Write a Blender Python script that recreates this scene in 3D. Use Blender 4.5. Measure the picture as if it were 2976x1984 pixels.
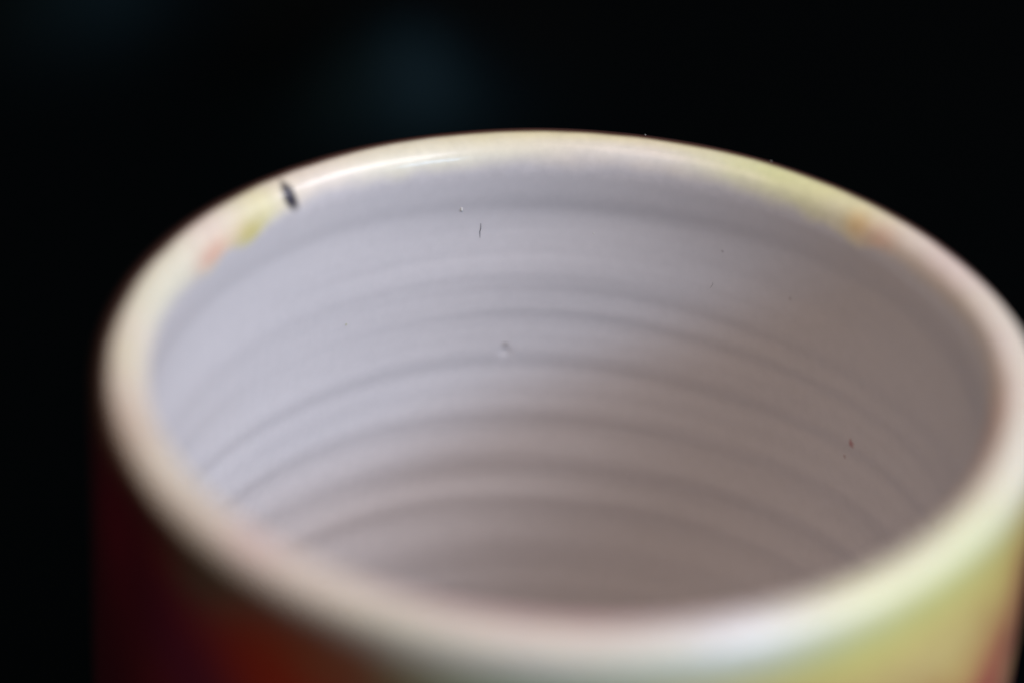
import bpy, math, random
import numpy as np
from mathutils import Matrix, Vector

for o in list(bpy.data.objects):
    bpy.data.objects.remove(o, do_unlink=True)
random.seed(7)
rng = np.random.default_rng(11)
SC = bpy.context.scene
COL = SC.collection
MM = 0.001
CUP_H = 92.0                       # mm, rim plane above the cloth

# ------------------------------------------------------------------ camera
cam_d = bpy.data.cameras.new('camera')
cam = bpy.data.objects.new('camera', cam_d)
COL.objects.link(cam)
SC.camera = cam
cam_pos = Vector((-5.069, -280.362, 181.977 + CUP_H)) * MM
c_r = Vector((0.99829731, 0.03162424, 0.04901409))
c_u = Vector((-0.05833072, 0.54123102, 0.83884832))
c_f = Vector((0.0, 0.84027906, -0.54215414))
m = Matrix.Identity(4)
for i in range(3):
    m[i][0], m[i][1], m[i][2], m[i][3] = c_r[i], c_u[i], -c_f[i], cam_pos[i]
cam.matrix_world = m
cam_d.sensor_fit = 'HORIZONTAL'
cam_d.sensor_width = 36.0
cam_d.lens = 140.0
cam_d.clip_start = 0.01
cam_d.clip_end = 50.0
cam_d.dof.use_dof = True
cam_d.dof.focus_distance = 0.3685
cam_d.dof.aperture_fstop = 6.6
cam_d.dof.aperture_blades = 0

# ------------------------------------------------------------------ world, lamps, exposure
world = bpy.data.worlds.new('World')
SC.world = world
world.use_nodes = True
bg = world.node_tree.nodes['Background']
bg.inputs['Color'].default_value = (1.0, 0.76, 0.60, 1)     # dim warm room
bg.inputs['Strength'].default_value = 0.025

RIM = Vector((0, 0, CUP_H * MM))
def area_lamp(name, direction, dist, sx, sy, power, color, roll=0.0):
    l = bpy.data.lights.new(name, 'AREA')
    l.shape = 'RECTANGLE'; l.size = sx; l.size_y = sy
    l.energy = power; l.color = color
    o = bpy.data.objects.new(name, l); COL.objects.link(o)
    d = Vector(direction).normalized()
    o.location = RIM + d * dist
    q = d.to_track_quat('Z', 'Y')
    o.rotation_euler = q.to_euler()
    o.rotation_euler.rotate_axis('Z', roll)
    return o
area_lamp('window_light', (0.67, -0.25, 0.74), 1.2, 0.80, 0.36, 13.9, (0.90, 0.895, 1.0))
area_lamp('window_low_pane_light', (0.60, -0.66, 0.40), 1.3, 0.36, 0.16, 5.0, (0.36, 0.64, 1.0))

area_lamp('warm_fill_light', (-0.30, -0.40, 0.95), 1.9, 1.2, 1.0, 11.0, (1.0, 0.76, 0.58))  # added warm fill, unseen source, lifts the right inner wall

vs = SC.view_settings
vs.view_transform = 'Standard'
vs.look = 'None'
vs.exposure = 0.0
vs.gamma = 1.0
vs.use_curve_mapping = False
SC.render.engine = 'CYCLES'
SC.cycles.use_denoising = True
SC.cycles.sample_clamp_direct = 6.0
SC.cycles.sample_clamp_indirect = 2.0
SC.cycles.max_bounces = 16
SC.cycles.diffuse_bounces = 10

# ------------------------------------------------------------------ helpers
def tag(o, label=None, cat=None, group=None, kind=None):
    if label: o['label'] = label
    if cat: o['category'] = cat
    if group: o['group'] = group
    if kind: o['kind'] = kind
    return o

def lin(c):
    c = np.asarray(c, float) / 255.0
    return np.where(c <= 0.04045, c / 12.92, ((c + 0.055) / 1.055) ** 2.4)

def sstep(a, b, x):
    t = np.clip((x - a) / (b - a), 0, 1)
    return t * t * (3 - 2 * t)

class Noise:
    """smooth noise over (angle, arc length), periodic round the cup"""
    def __init__(self, n, kphi, ks, seed):
        r = np.random.default_rng(seed)
        self.k = r.integers(-kphi, kphi + 1, n); self.q = r.normal(0, ks, n)
        self.p = r.uniform(0, 6.283, n); self.a = 1 / np.sqrt(n / 2)
    def __call__(self, phi, s):
        out = 0
        for k, q, p in zip(self.k, self.q, self.p):
            out = out + np.sin(k * phi + q * s + p)
        return out * self.a

# ------------------------------------------------------------------ materials
def glaze_material(name, rough, coat=0.0, mottle=0.04, mottle_scale=900.0, bump=0.015, spec=0.5):
    mt = bpy.data.materials.new(name); mt.use_nodes = True
    nt = mt.node_tree; N = nt.nodes; L = nt.links
    b = N['Principled BSDF']
    at = N.new('ShaderNodeAttribute'); at.attribute_name = 'glaze'
    tc = N.new('ShaderNodeTexCoord')
    n1 = N.new('ShaderNodeTexNoise'); n1.inputs['Scale'].default_value = mottle_scale
    n1.inputs['Detail'].default_value = 4; n1.inputs['Roughness'].default_value = 0.6
    L.new(tc.outputs['Object'], n1.inputs['Vector'])
    mr = N.new('ShaderNodeMapRange')
    mr.inputs['From Min'].default_value = 0.3; mr.inputs['From Max'].default_value = 0.7
    mr.inputs['To Min'].default_value = 1 - mottle; mr.inputs['To Max'].default_value = 1 + mottle
    L.new(n1.outputs['Fac'], mr.inputs['Value'])
    mx = N.new('ShaderNodeMix'); mx.data_type = 'RGBA'; mx.blend_type = 'MULTIPLY'
    mx.inputs[0].default_value = 1.0
    L.new(at.outputs['Color'], mx.inputs[6]); L.new(mr.outputs['Result'], mx.inputs[7])
    L.new(mx.outputs[2], b.inputs['Base Color'])
    b.inputs['Roughness'].default_value = rough
    b.inputs['Specular IOR Level'].default_value = spec
    b.inputs['Coat Weight'].default_value = coat
    b.inputs['Coat Roughness'].default_value = 0.075
    n2 = N.new('ShaderNodeTexNoise'); n2.inputs['Scale'].default_value = 260.0
    n2.inputs['Detail'].default_value = 3
    L.new(tc.outputs['Object'], n2.inputs['Vector'])
    bp = N.new('ShaderNodeBump'); bp.inputs['Strength'].default_value = bump
    bp.inputs['Distance'].default_value = 0.001
    L.new(n2.outputs['Fac'], bp.inputs['Height'])
    L.new(bp.outputs['Normal'], b.inputs['Normal'])
    return mt

def plain_material(name, color, rough=0.8, var=0.2, scale=3000.0):
    mt = bpy.data.materials.new(name); mt.use_nodes = True
    nt = mt.node_tree; N = nt.nodes; L = nt.links
    b = N['Principled BSDF']; b.inputs['Roughness'].default_value = rough
    tc = N.new('ShaderNodeTexCoord'); n = N.new('ShaderNodeTexNoise')
    n.inputs['Scale'].default_value = scale
    L.new(tc.outputs['Object'], n.inputs['Vector'])
    r = N.new('ShaderNodeValToRGB')
    r.color_ramp.elements[0].position = 0.35; r.color_ramp.elements[1].position = 0.65
    r.color_ramp.elements[0].color = (*[c * (1 - var) for c in color], 1)
    r.color_ramp.elements[1].color = (*[min(1, c * (1 + var)) for c in color], 1)
    L.new(n.outputs['Fac'], r.inputs['Fac']); L.new(r.outputs['Color'], b.inputs['Base Color'])
    return mt

M_RIM = glaze_material('painted_glaze_rim', 0.42, coat=0.32, mottle=0.05, bump=0.006)
M_OUT = glaze_material('painted_glaze_outside', 0.35, coat=0.15, mottle=0.08, bump=0.02)
M_IN = glaze_material('pale_glaze_inside', 0.55, coat=0.0, mottle=0.02, bump=0.02, spec=0.3)
M_FOOT = glaze_material('bare_clay_foot', 0.9, mottle=0.12, spec=0.2)

# ------------------------------------------------------------------ cloth the cup stands on
def build_cloth():
    n = 520
    xs = np.linspace(-0.9, 0.9, n); ys = np.linspace(-0.6, 1.6, n)
    X, Y = np.meshgrid(xs, ys, indexing='ij')
    r = np.hypot(X, Y)
    away = sstep(0.07, 0.16, r)
    def fold(x0, y0, ang, wid, ln, h):
        ca, sa = math.cos(ang), math.sin(ang)
        u = (X - x0) * ca + (Y - y0) * sa; v = -(X - x0) * sa + (Y - y0) * ca
        return h * np.exp(-(v / wid) ** 2) * np.exp(-(u / ln) ** 2)
    Z = fold(-0.0245, 0.205, math.radians(40), 0.0160, 0.020, 0.0160)
    Z += fold(-0.070, 0.226, math.radians(50), 0.018, 0.024, 0.0160)
    Z += fold(0.30, 0.55, math.radians(60), 0.05, 0.2, 0.012)
    Z += fold(-0.40, 0.10, math.radians(30), 0.05, 0.2, 0.012)
    Z += 0.0015 * np.sin(X * 23 + 1.3 * np.sin(Y * 11)) * np.sin(Y * 17 + 0.8) + 0.0015
    Z *= away
    v = np.stack([X, Y, Z], -1).reshape(-1, 3)
    i = np.arange(n - 1)
    I, J = np.meshgrid(i, i, indexing='ij')
    a = (I * n + J).ravel()
    f = np.stack([a, a + n, a + n + 1, a + 1], -1)
    me = bpy.data.meshes.new('tablecloth'); me.from_pydata(v.tolist(), [], f.tolist())
    me.polygons.foreach_set('use_smooth', [True] * len(f)); me.update()
    o = bpy.data.objects.new('table_surface', me); COL.objects.link(o)
    mt = bpy.data.materials.new('black_cloth'); mt.use_nodes = True
    nt = mt.node_tree; N = nt.nodes; L = nt.links; b = N['Principled BSDF']
    tc = N.new('ShaderNodeTexCoord'); w = N.new('ShaderNodeTexNoise')
    w.inputs['Scale'].default_value = 900; w.inputs['Detail'].default_value = 3
    L.new(tc.outputs['Object'], w.inputs['Vector'])
    cr = N.new('ShaderNodeValToRGB')
    cr.color_ramp.elements[0].color = (0.0001, 0.0002, 0.0003, 1)
    cr.color_ramp.elements[1].color = (0.0003, 0.0005, 0.0007, 1)
    L.new(w.outputs['Fac'], cr.inputs['Fac']); L.new(cr.outputs['Color'], b.inputs['Base Color'])
    b.inputs['Roughness'].default_value = 0.48
    b.inputs['Specular IOR Level'].default_value = 0.115
    b.inputs['Specular Tint'].default_value = (0.35, 0.80, 1.0, 1)
    o.data.materials.append(mt)
    tag(o, 'black cloth covered table top with soft folds under the cup', None, None, 'structure')
    return o
build_cloth()

# ------------------------------------------------------------------ the cup: profile
R_OUT, LIP, LIP_IN = 40.0, 2.45, 3.2
# inner wall: rate of radius change with depth, + leans under (dark), - faces up (light)
RINGS = [(5.0, 1.7, 0.10), (7.0, 0.95, 0.21), (10.0, 2.4, -0.05), (13.4, 1.8, -0.08), (15.9, 0.9, 0.12), (17.6, 0.8, -0.06),
         (19.3, 0.8, 0.11), (21.4, 1.1, -0.07), (24.2, 0.8, 0.14), (27.4, 1.8, -0.05), (30.7, 1.0, 0.15),
         (33.4, 1.1, -0.08), (36.1, 0.9, 0.21), (38.6, 0.9, -0.08), (41.2, 1.0, 0.15), (44.0, 1.2, -0.05),
         (46.8, 1.2, 0.11), (53.0, 1.5, 0.09), (58.0, 1.6, -0.05)]
depth = np.arange(0, 65.001, 0.22)
rate = np.full_like(depth, -0.012)
for c, w, a in RINGS:
    rate += 0.76 * a * np.exp(-((depth + LIP_IN - c + 0.65) / (1.28 * w)) ** 2)
in_r = (R_OUT - 2 * LIP) + np.concatenate([[0], np.cumsum(0.5 * (rate[1:] + rate[:-1]) * 0.22)])
ring_amp = in_r - np.linspace(in_r[0], in_r[-1], len(in_r))

prof = []          # (r, z, s, zone)  from the foot, up the outside, over the lip, down the inside
def add(r, z, zone): prof.append((r, z, zone))
# foot underside and ring
for r, z in [(0.0, -88.5), (12, -88.5), (24, -88.6), (26.5, -89.2), (27.2, -90.6), (27.8, -91.7), (29, -92.0), (30.6, -92.0), (31.6, -91.6), (32.0, -90.6)]:
    add(r, z, 'foot')
zz = np.concatenate([np.linspace(-90.0, -72, 36), np.linspace(-71, -LIP - 0.2, 230)])
for z in zz:
    t = (z + 90) / 18.0
    r = 40.0 + 0.05 * math.sin(math.pi * min(1, max(0, (-z) / 75)))
    if z < -72:
        u = 1 - t
        r -= 7.6 * u ** 3
    add(r, z, 'outer')
for k in range(45):
    a = math.pi * k / 44
    ca, sa = math.cos(a), math.sin(a)
    # slightly flattened, softly squared lip
    e = 2.25
    x = math.copysign(abs(ca) ** (2 / e), ca); y = abs(sa) ** (2 / e)
    hgt = LIP if ca > 0 else LIP_IN
    add(R_OUT - LIP + LIP * x, -hgt + hgt * y, 'rim')
for d, r in zip(depth[1:], in_r[1:]):
    add(r, -LIP_IN - d, 'inner')
r_end = in_r[-1]; z_end = -LIP_IN - depth[-1]
for k in range(1, 25):
    a = 0.5 * math.pi * k / 24
    add(r_end - 14 * (1 - math.cos(a)), z_end - 12 * math.sin(a), 'floor')
for r in np.linspace(r_end - 15, 0.0, 14):
    add(r, z_end - 12 - 0.3 * (1 - r / 20), 'floor')
PR = np.array([p[0] for p in prof]); PZ = np.array([p[1] for p in prof])
ZONE = np.array([p[2] for p in prof])
ds = np.hypot(np.diff(PR), np.diff(PZ)); ARC = np.concatenate([[0], np.cumsum(ds)])
top = np.where(ZONE == 'rim')[0]; top_i = top[int(np.argmax(PZ[top]))]
S = ARC[top_i] - ARC               # + outside, 0 lip crest, - inside (mm)

NPHI = 1080
PHI = np.linspace(0, 2 * math.pi, NPHI, endpoint=False)
ph, ss = np.meshgrid(PHI, S, indexing='ij')
rr = np.tile(PR, (NPHI, 1)); z3 = np.tile(PZ, (NPHI, 1))
zone_in = np.isin(ZONE, ['inner'])
# hand-thrown irregularity
wob = Noise(6, 4, 0.02, 3)(ph, ss) * 0.10
mask_r = np.clip(PR / 20, 0, 1)[None, :]
rr = rr + wob * mask_r
lip_w = np.exp(-(np.clip(np.abs(S) - 3, 0, None) / 8) ** 2)[None, :]
z3 = z3 + (Noise(5, 3, 0.0, 5)(ph, ss * 0) * 0.07 + Noise(7, 14, 0.0, 6)(ph, ss * 0) * 0.035) * lip_w
# rings wander a little round the wall (throwing spiral)
dep = np.clip(-z3 - LIP_IN, 0, 65)
shift = 0.9 * (ph / (2 * math.pi) - 0.25) * sstep(3, 9, dep) + Noise(5, 5, 0.12, 8)(ph, dep) * 0.22 * sstep(2, 8, dep)
shift = np.where(ph > math.radians(285), shift - 0.9 * sstep(math.radians(285), math.radians(345), ph) * sstep(3, 9, dep), shift)
gain = 1 + 0.22 * Noise(5, 4, 0.10, 9)(ph, dep)
amp0 = np.interp(dep, depth, ring_amp)
amp1 = np.interp(dep + shift, depth, ring_amp)
rr[:, zone_in] += ((amp1 * gain - amp0) * sstep(2.0, 5.0, dep))[:, zone_in]
fine = np.zeros_like(dep); _r = np.random.default_rng(31)
for k_ in range(16):                    # finer finger drag lines, each fading in and out round the wall
    w_ = 2 * math.pi / _r.uniform(1.3, 3.6); g_ = Noise(3, 3, 0.05, 60 + k_)(ph, dep)
    fine += 0.010 / w_ * np.sin(w_ * (dep + shift) + _r.uniform(0, 6.28)) * np.clip(0.5 + 0.6 * g_, 0, 1.5)
fine += 0.03 * Noise(10, 12, 0.35, 41)(ph, dep)
rr[:, zone_in] += (fine * sstep(3.0, 8.0, dep))[:, zone_in]
# pin-hole pit on the far wall
def local(phi_deg, z_mm, rad=35.6):
    u = (ph - math.radians(phi_deg)) * rad; v = z3 - z_mm
    return u, v
u, v = local(99.3, -22.4)
q = (u / 0.55) ** 2 + (v / 0.5) ** 2
rr[:, zone_in] += (0.13 * np.exp(-q) - 0.0 * q)[:, zone_in]

# ------------------------------------------------------------------ the cup: painted glaze colours (pigment plus some painted shade)
IN_COL = np.array([0.65, 0.612, 0.600])
CREAM = np.array([0.82, 0.745, 0.59])
colr = np.empty(ph.shape + (3,)); colr[:] = CREAM
pdeg = np.degrees(ph)
nA = Noise(14, 26, 0.5, 21)(ph, ss); nB = Noise(16, 70, 0.9, 22)(ph, ss); nC = Noise(12, 9, 0.15, 23)(ph, ss)
def over(mask, color):
    global colr
    mask = np.clip(mask, 0, 1)[..., None]
    colr = colr * (1 - mask) + np.asarray(color) * mask
def angd(a):
    return (pdeg - a + 180) % 360 - 180
def blob(a, s, wa, ws, color, k=1.0, hard=False, n=0.25):
    d = np.sqrt((angd(a) / wa) ** 2 + ((ss - s) / ws) ** 2) + n * 0.4 * nA + n * 0.25 * nB
    over(k * (1 - sstep(0.55, 1.25, d)) if hard else k * np.exp(-np.clip(d, 0, None) ** 2), color)
# general wash of the lip
over(0.35 * sstep(-0.2, 1.2, nC), (0.80, 0.66, 0.58))
over(0.35 * sstep(-0.2, 1.2, -nC), (0.74, 0.72, 0.52))
# outside wall: flowing reds, purples, ochres, greens
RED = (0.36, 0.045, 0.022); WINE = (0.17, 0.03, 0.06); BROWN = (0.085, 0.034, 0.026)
OCHRE = (0.87, 0.68, 0.22); YEL = (0.88, 0.82, 0.25); PGREEN = (0.70, 0.75, 0.42)
GREEN = (0.24, 0.36, 0.15); SALM = (0.60, 0.17, 0.11); ORANGE = (0.30, 0.075, 0.03); PINK = (0.74, 0.55, 0.52)
LAV = (0.84, 0.80, 0.79); OLIVE = (0.16, 0.16, 0.09)
edge = 3.6 + 0.5 * nA + 0.3 * nB
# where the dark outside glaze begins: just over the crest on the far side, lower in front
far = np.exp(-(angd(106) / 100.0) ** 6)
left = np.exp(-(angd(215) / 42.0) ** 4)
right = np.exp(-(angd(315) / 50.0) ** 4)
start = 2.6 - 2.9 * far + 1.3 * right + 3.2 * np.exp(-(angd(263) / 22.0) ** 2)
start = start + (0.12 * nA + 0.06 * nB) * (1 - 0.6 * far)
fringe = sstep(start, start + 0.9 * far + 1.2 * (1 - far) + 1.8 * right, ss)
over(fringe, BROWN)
over(sstep(3.5, 7.0, ss) * np.clip(far + left, 0, 1), RED)
over(sstep(12, 30, ss + 4 * nC), WINE)
# far/left outside
blob(215, 13, 9, 7, (0.15, 0.022, 0.075), 0.9); blob(226, 6, 9, 3.0, (0.13, 0.14, 0.10), 0.9); blob(240, 4.6, 10, 1.6, (0.22, 0.21, 0.15), 0.7); over(np.exp(-(angd(196) / 24.0) ** 4) * sstep(3.0, 6.0, ss), (0.085, 0.012, 0.028)); blob(203, 11, 6, 7, (0.17, 0.014, 0.035), 0.8)  # maroon wash round the left edge also paints in its unlit dark
blob(237, 12, 9, 5.5, (0.42, 0.035, 0.015), 1.0); blob(243, 7.5, 8, 3.0, ORANGE, 0.8); blob(223, 17, 7, 6, (0.14, 0.02, 0.06), 0.7)
blob(254, 8.0, 8, 2.2, (0.26, 0.20, 0.10), 0.8)
blob(264, 7.6, 10, 2.2, GREEN, 0.85)
# bright front right
over((sstep(266, 282, pdeg) * (1 - sstep(352, 358, pdeg))) * sstep(3.9, 6.4, ss + 0.4 * nA - 1.6 * np.exp(-(angd(270) / 14.0) ** 2)), OCHRE)
over((sstep(268, 280, pdeg) * (1 - sstep(318, 350, pdeg))) * np.exp(-((ss - 3.9) / 1.9) ** 2), PGREEN)
blob(272, 6.4, 10, 1.8, (0.45, 0.56, 0.33), 0.8)
blob(291, 3.4, 12, 2.4, (0.72, 0.78, 0.68), 0.85)
blob(306, 6.3, 16, 2.2, YEL, 0.85); blob(322, 4.8, 14, 1.9, YEL, 0.8)
blob(318, 11, 13, 3.4, (0.86, 0.66, 0.28), 0.6)
blob(336, 9, 9, 4.0, (0.82, 0.70, 0.20), 0.7)
blob(334, 20, 10, 6.5, SALM, 1.0); blob(343, 14, 8, 5, (0.52, 0.12, 0.08), 0.85)
blob(300, 22, 24, 9, RED, 0.8); blob(270, 24, 20, 9, GREEN, 0.7); blob(350, 26, 12, 10, WINE, 0.9)
# lip patches
blob(90, -0.1, 22, 1.3, (0.82, 0.74, 0.42), 0.75); blob(80, -2.0, 14, 1.0, (0.78, 0.75, 0.70), 0.6)
blob(98, -1.9, 9, 0.9, (0.74, 0.68, 0.50), 0.4)
blob(62, -0.6, 9, 2.2, (0.76, 0.77, 0.38), 0.85); blob(52, -0.4, 8, 2.0, (0.78, 0.76, 0.36), 0.75)
blob(47, -1.2, 6, 2.4, (0.80, 0.74, 0.44), 0.6)
blob(45.0, -2.2, 2.6, 1.3, (0.88, 0.62, 0.27), 0.8, n=0.3); blob(41.0, -2.4, 3.2, 1.4, (0.86, 0.54, 0.38), 0.7)
blob(28, -1.0, 9, 2.4, (0.82, 0.67, 0.60), 0.7); blob(10, -1.0, 12, 3.0, (0.82, 0.70, 0.63), 0.7)
blob(352, -1.2, 12, 2.4, (0.80, 0.62, 0.56), 0.6); blob(346, -2.2, 16, 0.9, (0.74, 0.36, 0.33), 0.7); blob(345, 1.0, 10, 2.0, (0.80, 0.77, 0.62), 0.7)
blob(141, -1.8, 4.5, 2.4, (0.78, 0.72, 0.40), 0.75, n=0.2); blob(145.4, -3.5, 3.6, 1.2, (0.64, 0.56, 0.15), 0.85, n=0.2)
blob(149.5, -2.8, 4, 1.4, (0.82, 0.63, 0.42), 0.5); blob(152, -0.8, 5, 1.8, (0.80, 0.66, 0.56), 0.7); blob(154, -3.3, 4.2, 1.1, (0.82, 0.44, 0.31), 0.8, n=0.2)
blob(170, -1.4, 10, 2.2, (0.78, 0.74, 0.56), 0.6); blob(185, -0.5, 8, 1.8, (0.80, 0.74, 0.52), 0.7)
blob(200, 0.5, 9, 2.2, (0.72, 0.58, 0.46), 0.6); blob(215, -1, 8, 2.0, (0.74, 0.68, 0.56), 0.6)
blob(231, 0.4, 6, 2.0, (0.76, 0.56, 0.52), 0.8); blob(240, -0.5, 7, 2.2, (0.74, 0.64, 0.55), 0.6)
blob(256, -1.0, 11, 1.9, PINK, 0.85); blob(274, -1.2, 15, 1.8, (0.76, 0.46, 0.47), 0.95)
blob(252, 2.0, 8, 1.3, (0.62, 0.60, 0.46), 0.6)
blob(290, -1.4, 13, 1.4, (0.76, 0.58, 0.64), 0.85); blob(291, 1.2, 9, 1.8, LAV, 0.85)
blob(308, 1.2, 11, 1.8, (0.82, 0.82, 0.50), 0.9); blob(326, 1.4, 10, 1.8, (0.78, 0.80, 0.50), 0.8)
blob(310, -1.6, 14, 1.2, (0.76, 0.66, 0.62), 0.7)
blob(268, 3.2, 14, 1.8, (0.74, 0.70, 0.60), 0.8)
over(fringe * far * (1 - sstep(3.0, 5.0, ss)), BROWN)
over(sstep(start + 0.5, start + 1.6, ss) * far * (1 - sstep(3.0, 5.0, ss)), (0.028, 0.011, 0.010))  # near-black band paints in the shade where the lip curves away
# inside glaze: uneven lower border of the painted lip
drip = 3.9 + 0.14 * nA + 0.08 * nB + 1.0 * np.exp(-(angd(144.8) / 3.0) ** 2) + 0.8 * np.exp(-(angd(155) / 3.2) ** 2) \
       + 0.7 * np.exp(-(angd(45) / 3.0) ** 2) + 0.6 * np.exp(-(angd(53) / 2.0) ** 2) - 0.8 * np.exp(-(angd(85) / 22.0) ** 2) \
       - 0.9 * np.exp(-(angd(128) / 9.0) ** 2) - 1.9 * np.exp(-(angd(14) / 22.0) ** 2)
soft = 1.3 - 0.9 * np.exp(-(angd(149) / 9.0) ** 2) - 0.7 * np.exp(-(angd(45) / 8.0) ** 2)
over(sstep(drip - soft, drip + 0.6 * soft, -ss), IN_COL)
over(np.where((-ss > drip + 1), 0.10 * sstep(0.0, 1.5, nC), 0), (0.72, 0.66, 0.62))
# bare clay foot
over(np.broadcast_to(np.isin(ZONE, ['foot'])[None, :], ph.shape).astype(float), (0.46, 0.33, 0.24))

# ------------------------------------------------------------------ the cup: meshes
VX = rr * np.cos(ph) * MM; VY = rr * np.sin(ph) * MM; VZ = z3 * MM + CUP_H * MM
VX[:, PR == 0] = 0; VY[:, PR == 0] = 0
P3 = np.stack([VX, VY, VZ], -1)
dP = np.roll(P3, -1, 0) - np.roll(P3, 1, 0)
dS = np.gradient(P3, axis=1)
NRM = np.cross(dP, dS)
NRM[:, PR == 0] = (0, 0, 1); NRM[:, 0] = (0, 0, -1)
NRM /= np.linalg.norm(NRM, axis=-1, keepdims=True) + 1e-20

cup = bpy.data.objects.new('ceramic_cup', None); COL.objects.link(cup)
cup.empty_display_size = 0.02
tag(cup, 'round hand-thrown ceramic cup with cream and yellow painted rim, red outside and ridged pale inside', 'cup')

def sheet(name, i0, i1, mat, label=None):
    sub = P3[:, i0:i1 + 1].reshape(-1, 3); w = i1 - i0 + 1
    I, J = np.meshgrid(np.arange(NPHI), np.arange(w - 1), indexing='ij')
    a = (I * w + J).ravel(); b = (((I + 1) % NPHI) * w + J).ravel()
    f = np.stack([a, b, b + 1, a + 1], -1)
    me = bpy.data.meshes.new(name); me.vertices.add(len(sub)); me.vertices.foreach_set('co', sub.astype(np.float32).ravel())
    me.loops.add(f.size); me.loops.foreach_set('vertex_index', f.astype(np.int32).ravel())
    me.polygons.add(len(f)); me.polygons.foreach_set('loop_start', np.arange(0, f.size, 4, dtype=np.int32))
    me.update(calc_edges=True)
    me.polygons.foreach_set('use_smooth', np.ones(len(f), bool))
    ca = me.color_attributes.new('glaze', 'FLOAT_COLOR', 'POINT')
    c4 = np.ones((len(sub), 4), np.float32); c4[:, :3] = np.clip(colr[:, i0:i1 + 1].reshape(-1, 3), 0, 1)
    ca.data.foreach_set('color', c4.ravel())
    me.normals_split_custom_set_from_vertices(NRM[:, i0:i1 + 1].reshape(-1, 3).tolist())
    me.materials.append(mat)
    o = bpy.data.objects.new(name, me); COL.objects.link(o); o.parent = cup
    if label: o['label'] = label
    return o
def rng_of(z):
    w = np.where(ZONE == z)[0]; return w[0], w[-1]
f0, f1 = rng_of('foot'); o0, o1 = rng_of('outer'); r0, r1 = rng_of('rim'); n0, n1 = rng_of('inner'); b0, b1 = rng_of('floor')
sheet('foot', f0, o0, M_FOOT)
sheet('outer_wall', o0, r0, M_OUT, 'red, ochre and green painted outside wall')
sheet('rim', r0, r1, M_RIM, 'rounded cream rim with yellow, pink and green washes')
sheet('inner_wall', r1, b0, M_IN, 'pale grey inside wall with throwing ridges')
sheet('inner_floor', b0, b1, M_IN)

# surface lookup for marks: angle (deg) + signed arc length s (mm) -> point, normal, pigment
SREV = S[::-1]
def surf(phi_d, s):
    i = int(round(math.radians(phi_d % 360) / (2 * math.pi) * NPHI)) % NPHI
    fi = math.radians(phi_d % 360) / (2 * math.pi) * NPHI
    i0 = int(math.floor(fi)) % NPHI; i1 = (i0 + 1) % NPHI; t = fi - math.floor(fi)
    j = len(S) - 1 - np.searchsorted(SREV, s); j = min(max(j, 0), len(S) - 2)
    w = (S[j] - s) / (S[j] - S[j + 1] + 1e-12); w = min(max(w, 0), 1)
    g = lambda A: (A[i0, j] * (1 - t) + A[i1, j] * t) * (1 - w) + (A[i0, j + 1] * (1 - t) + A[i1, j + 1] * t) * w
    n = g(NRM); return Vector(g(P3)), Vector(n / np.linalg.norm(n)), g(colr)
FAR = (ph > math.radians(8)) & (ph < math.radians(178)) & (ss < 1.4) & (ss > -50)
_q = P3 - np.array(cam_pos); _w = _q @ np.array(c_f)
_px = 1176 + 140 / 36 * 2352 * (_q @ np.array(c_r)) / _w; _py = 784 - 140 / 36 * 2352 * (_q @ np.array(c_u)) / _w
def wall_at(x, y):                     # photo pixel (2352 wide) -> angle and arc length on the far wall it falls on
    d = np.where(FAR, (_px - x) ** 2 + (_py - y) ** 2, 1e18)
    i, j = np.unravel_index(np.argmin(d), d.shape)
    A = np.array([[(_px[i + 1, j] - _px[i - 1, j]) / 2, (_px[i, j + 1] - _px[i, j - 1]) / 2],
                  [(_py[i + 1, j] - _py[i - 1, j]) / 2, (_py[i, j + 1] - _py[i, j - 1]) / 2]])
    di, dj = np.clip(np.linalg.solve(A, [x - _px[i, j], y - _py[i, j]]), -0.9, 0.9)
    return float(np.degrees(PHI[i] + di * 2 * math.pi / NPHI)), float(S[j] + dj * (S[j + 1] - S[j - 1]) / 2)
def s_at_depth(z):                     # inside wall, z in mm below the rim plane (negative)
    w = np.where(ZONE == 'inner')[0]
    return float(np.interp(-z, -PZ[w], S[w]))

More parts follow.
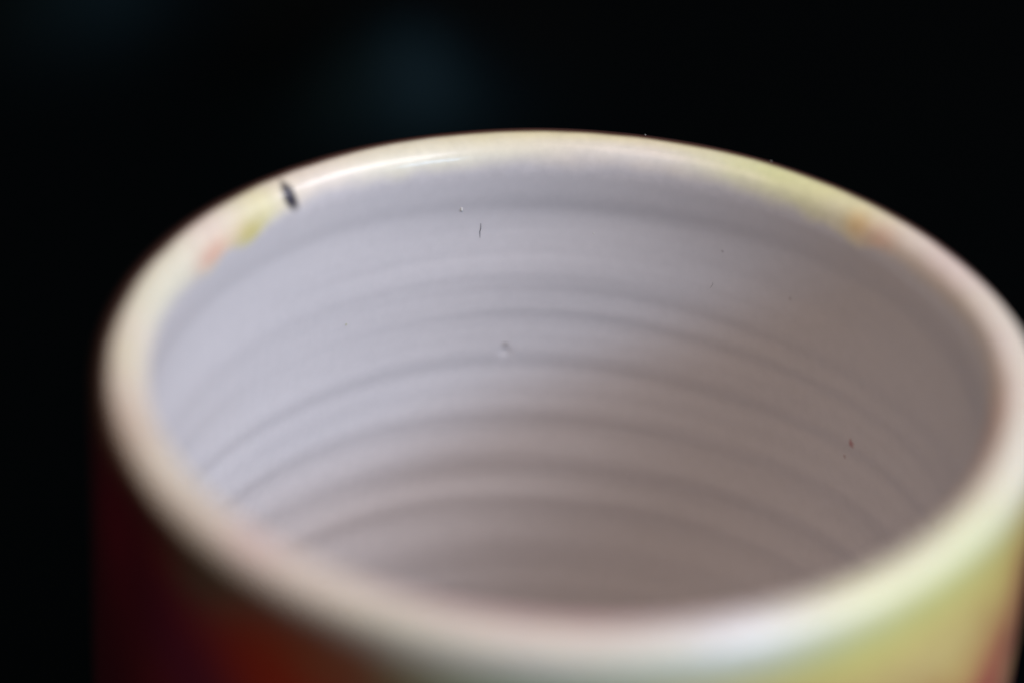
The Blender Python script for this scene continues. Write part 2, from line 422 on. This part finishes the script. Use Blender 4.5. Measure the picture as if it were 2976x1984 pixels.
def patch(name, phi_d, s, half_a, half_s, dark, soft, lift, mat, slant=0.0, parent=cup, nu=26, nv=34, k=1.0, seed=1, label=None, ragged=0.05, spot=None):
    """thin lens of pigment or painted shade lying on the glaze, feathered out to the glaze colour"""
    r_ = np.random.default_rng(seed); pa = r_.uniform(0, 6.28, 6)
    vs_, cs, fs = [], [], []
    for iu in range(nu + 1):
        for iv in range(nv + 1):
            a = -1 + 2 * iu / nu; b = -1 + 2 * iv / nv
            rad = math.hypot(a, b); th = math.atan2(b, a)
            p, n, c = surf(*spot(a, b)) if spot else surf(phi_d + a * half_a + slant * b, s + b * half_s)
            e = rad + sum(ragged * math.sin((q + 2) * th + pa[q]) for q in range(4))
            mk = k * float(1 - sstep(1 - soft, 1.0, np.array(e)))
            vs_.append(p + n * (lift * MM * max(0.15, 1 - min(1, rad) ** 2) )); cs.append((*(c * (1 - mk) + np.array(dark) * mk), 1))
    for iu in range(nu):
        for iv in range(nv):
            a = -1 + 2 * (iu + .5) / nu; b = -1 + 2 * (iv + .5) / nv
            if math.hypot(a, b) > 1.0: continue
            q = iu * (nv + 1) + iv
            fs.append((q, q + 1, q + nv + 2, q + nv + 1))
    # keep faces looking along the glaze normal
    p0, n0_, _ = surf(phi_d, s)
    A, B, C = (vs_[fs[len(fs) // 2][k_]] for k_ in (0, 1, 2))
    if (B - A).cross(C - A).dot(n0_) < 0: fs = [f[::-1] for f in fs]
    used = sorted({i for f in fs for i in f}); mp = {i: k_ for k_, i in enumerate(used)}
    me = bpy.data.meshes.new(name)
    me.from_pydata([vs_[i] for i in used], [], [[mp[i] for i in f] for f in fs])
    ca = me.color_attributes.new('glaze', 'FLOAT_COLOR', 'POINT')
    ca.data.foreach_set('color', np.array([cs[i] for i in used], np.float32).ravel())
    me.polygons.foreach_set('use_smooth', [True] * len(fs)); me.materials.append(mat); me.update()
    o = bpy.data.objects.new(name, me); COL.objects.link(o); o.parent = parent
    if label: o['label'] = label
    return o

def stroke_spot(a, b):                 # slanted oval reaching from the outer edge of the lip down to the wall
    return wall_at(664.5 + 0.45 * 50 * b + 0.90 * 20 * a, 451.0 + 0.89 * 50 * b - 0.44 * 20 * a)
patch('glaze_stroke', *stroke_spot(0, 0), 1.45, 2.0, (0.030, 0.026, 0.040), 0.62, 0.03, M_RIM, seed=4, ragged=0.03, spot=stroke_spot,
      nu=16, nv=26, label='short dark brush stroke across the rim')
for q, (x, y, ha, hs, c, k) in enumerate([
        (1161, 789, 0.95, 0.42, (0.34, 0.29, 0.26), 0.5), (1660, 577, 0.32, 0.22, (0.16, 0.10, 0.09), 0.4), (1955, 1018, 0.85, 0.60, (0.42, 0.13, 0.12), 0.75),  # first entry paints the pit's shaded side, the others are specks
        (1940, 1047, 0.45, 0.35, (0.36, 0.2, 0.17), 0.45), (795, 745, 0.28, 0.2, (0.42, 0.40, 0.10), 0.6),
        (1815, 685, 0.40, 0.30, (0.34, 0.27, 0.25), 0.35)]):
    a, sv = wall_at(x, y)
    patch('glaze_speck_and_pit_shade', a, sv, ha, hs, c, 0.95, 0.02, M_IN, nu=10, nv=10, k=k, seed=20 + q)

# ------------------------------------------------------------------ lint and dust clinging to the glaze
M_LINT = plain_material('dark_lint', (0.018, 0.018, 0.028), 0.9)
M_DUST = plain_material('pale_dust', (0.80, 0.78, 0.70), 0.9)
def fibre(name, pts, rad, mat, label, cat, group=None):
    """pts: way points on the inner wall"""
    path = []; x0, y0, _ = pts[0]; a0, s0 = wall_at(x0, y0)
    for x, y, off in pts:
        p, n, _ = surf(a0 - math.degrees((x - x0) * 0.0375 / 35.8), s0 - (y - y0) * 0.0449)
        path.append(p + n * (rad * 0.8 + off) * MM)
    base = path[0].copy(); vs_, fs = [], []; k = 7
    # subdivide smoothly
    fine = []
    for i in range(len(path) - 1):
        for t in (0, .34, .67): fine.append(path[i].lerp(path[i + 1], t))
    fine.append(path[-1]); n_ = len(fine)
    for i, p in enumerate(fine):
        d = (fine[min(i + 1, n_ - 1)] - fine[max(i - 1, 0)]).normalized()
        x = d.orthogonal().normalized(); y = d.cross(x)
        rr_ = rad * MM * (0.45 + 0.55 * math.sin(math.pi * (i + 0.6) / (n_ + 0.2)))
        for j in range(k):
            t = 2 * math.pi * j / k; vs_.append(p - base + (x * math.cos(t) + y * math.sin(t)) * rr_)
    for i in range(n_ - 1):
        for j in range(k):
            a = i * k + j; b = i * k + (j + 1) % k; fs.append((a, b, b + k, a + k))
    fs.append(tuple(range(k))[::-1]); fs.append(tuple((n_ - 1) * k + j for j in range(k)))
    me = bpy.data.meshes.new(name); me.from_pydata(vs_, [], fs)
    me.polygons.foreach_set('use_smooth', [True] * len(fs)); me.materials.append(mat); me.update()
    o = bpy.data.objects.new(name, me); COL.objects.link(o); o.location = base
    return tag(o, label, cat, group)

def grain(name, phi_d, s, size, mat, label, cat, seed, stretch=1.0, sink=0.35):
    r_ = np.random.default_rng(seed)
    p, n, _ = surf(phi_d, s)
    up = Vector((0, 0, 1)); tx = up.cross(n)
    if tx.length < 1e-3: tx = Vector((1, 0, 0))
    tx.normalize(); ty = n.cross(tx)
    nu, nv = 9, 6; vs_, fs = [], []
    for i in range(nv + 1):
        th = math.pi * i / nv
        for j in range(nu):
            f = 2 * math.pi * j / nu; k_ = size * MM * (1 + 0.25 * r_.normal())
            vs_.append((tx * math.cos(f) * math.sin(th) * 0.7 + ty * math.sin(f) * math.sin(th) * stretch + n * (math.cos(th) * 0.4 + sink * 0.5)) * k_)
    for i in range(nv):
        for j in range(nu):
            a = i * nu + j; b = i * nu + (j + 1) % nu; fs.append((a, a + nu, b + nu, b))
    me = bpy.data.meshes.new(name); me.from_pydata(vs_, [], fs)
    me.polygons.foreach_set('use_smooth', [True] * len(fs)); me.materials.append(mat); me.update()
    o = bpy.data.objects.new(name, me); COL.objects.link(o); o.location = p
    return tag(o, label, cat)

fibre('lint_fibre', [(1104, 513, .0), (1105, 521, .01), (1105, 526, .02), (1103, 532, .01), (1103.5, 539, .01), (1104, 547, .0)],
      0.021, M_LINT, 'dark wavy lint fibre clinging upright inside the cup below the white speck', 'fibre')
fibre('lint_fibre', [(1637, 648, .0), (1638, 654, .02), (1635, 658, .02), (1632, 663, .0)], 0.009, M_LINT,
      'faint short lint fibre inside the cup below the yellow-green stretch of rim', 'fibre')
grain('dust_speck', *wall_at(1060, 481), 0.15, M_DUST, 'bright white dust speck inside the cup above the dark fibre', 'dust', 2, 1.5)
grain('dust_speck', *wall_at(1364, 536), 0.07, M_DUST, 'tiny pale dust grain alone on the plain middle of the upper inside wall', 'dust', 3)
grain('dust_speck', 81.0, 1.5, 0.075, M_DUST, 'pale dust speck on the outer edge of the cream part of rim', 'dust', 4, 1.2)
grain('dust_speck', 63.2, 1.6, 0.075, M_DUST, 'pale dust speck on the outer edge of the yellow-green part of rim', 'dust', 5, 1.3)
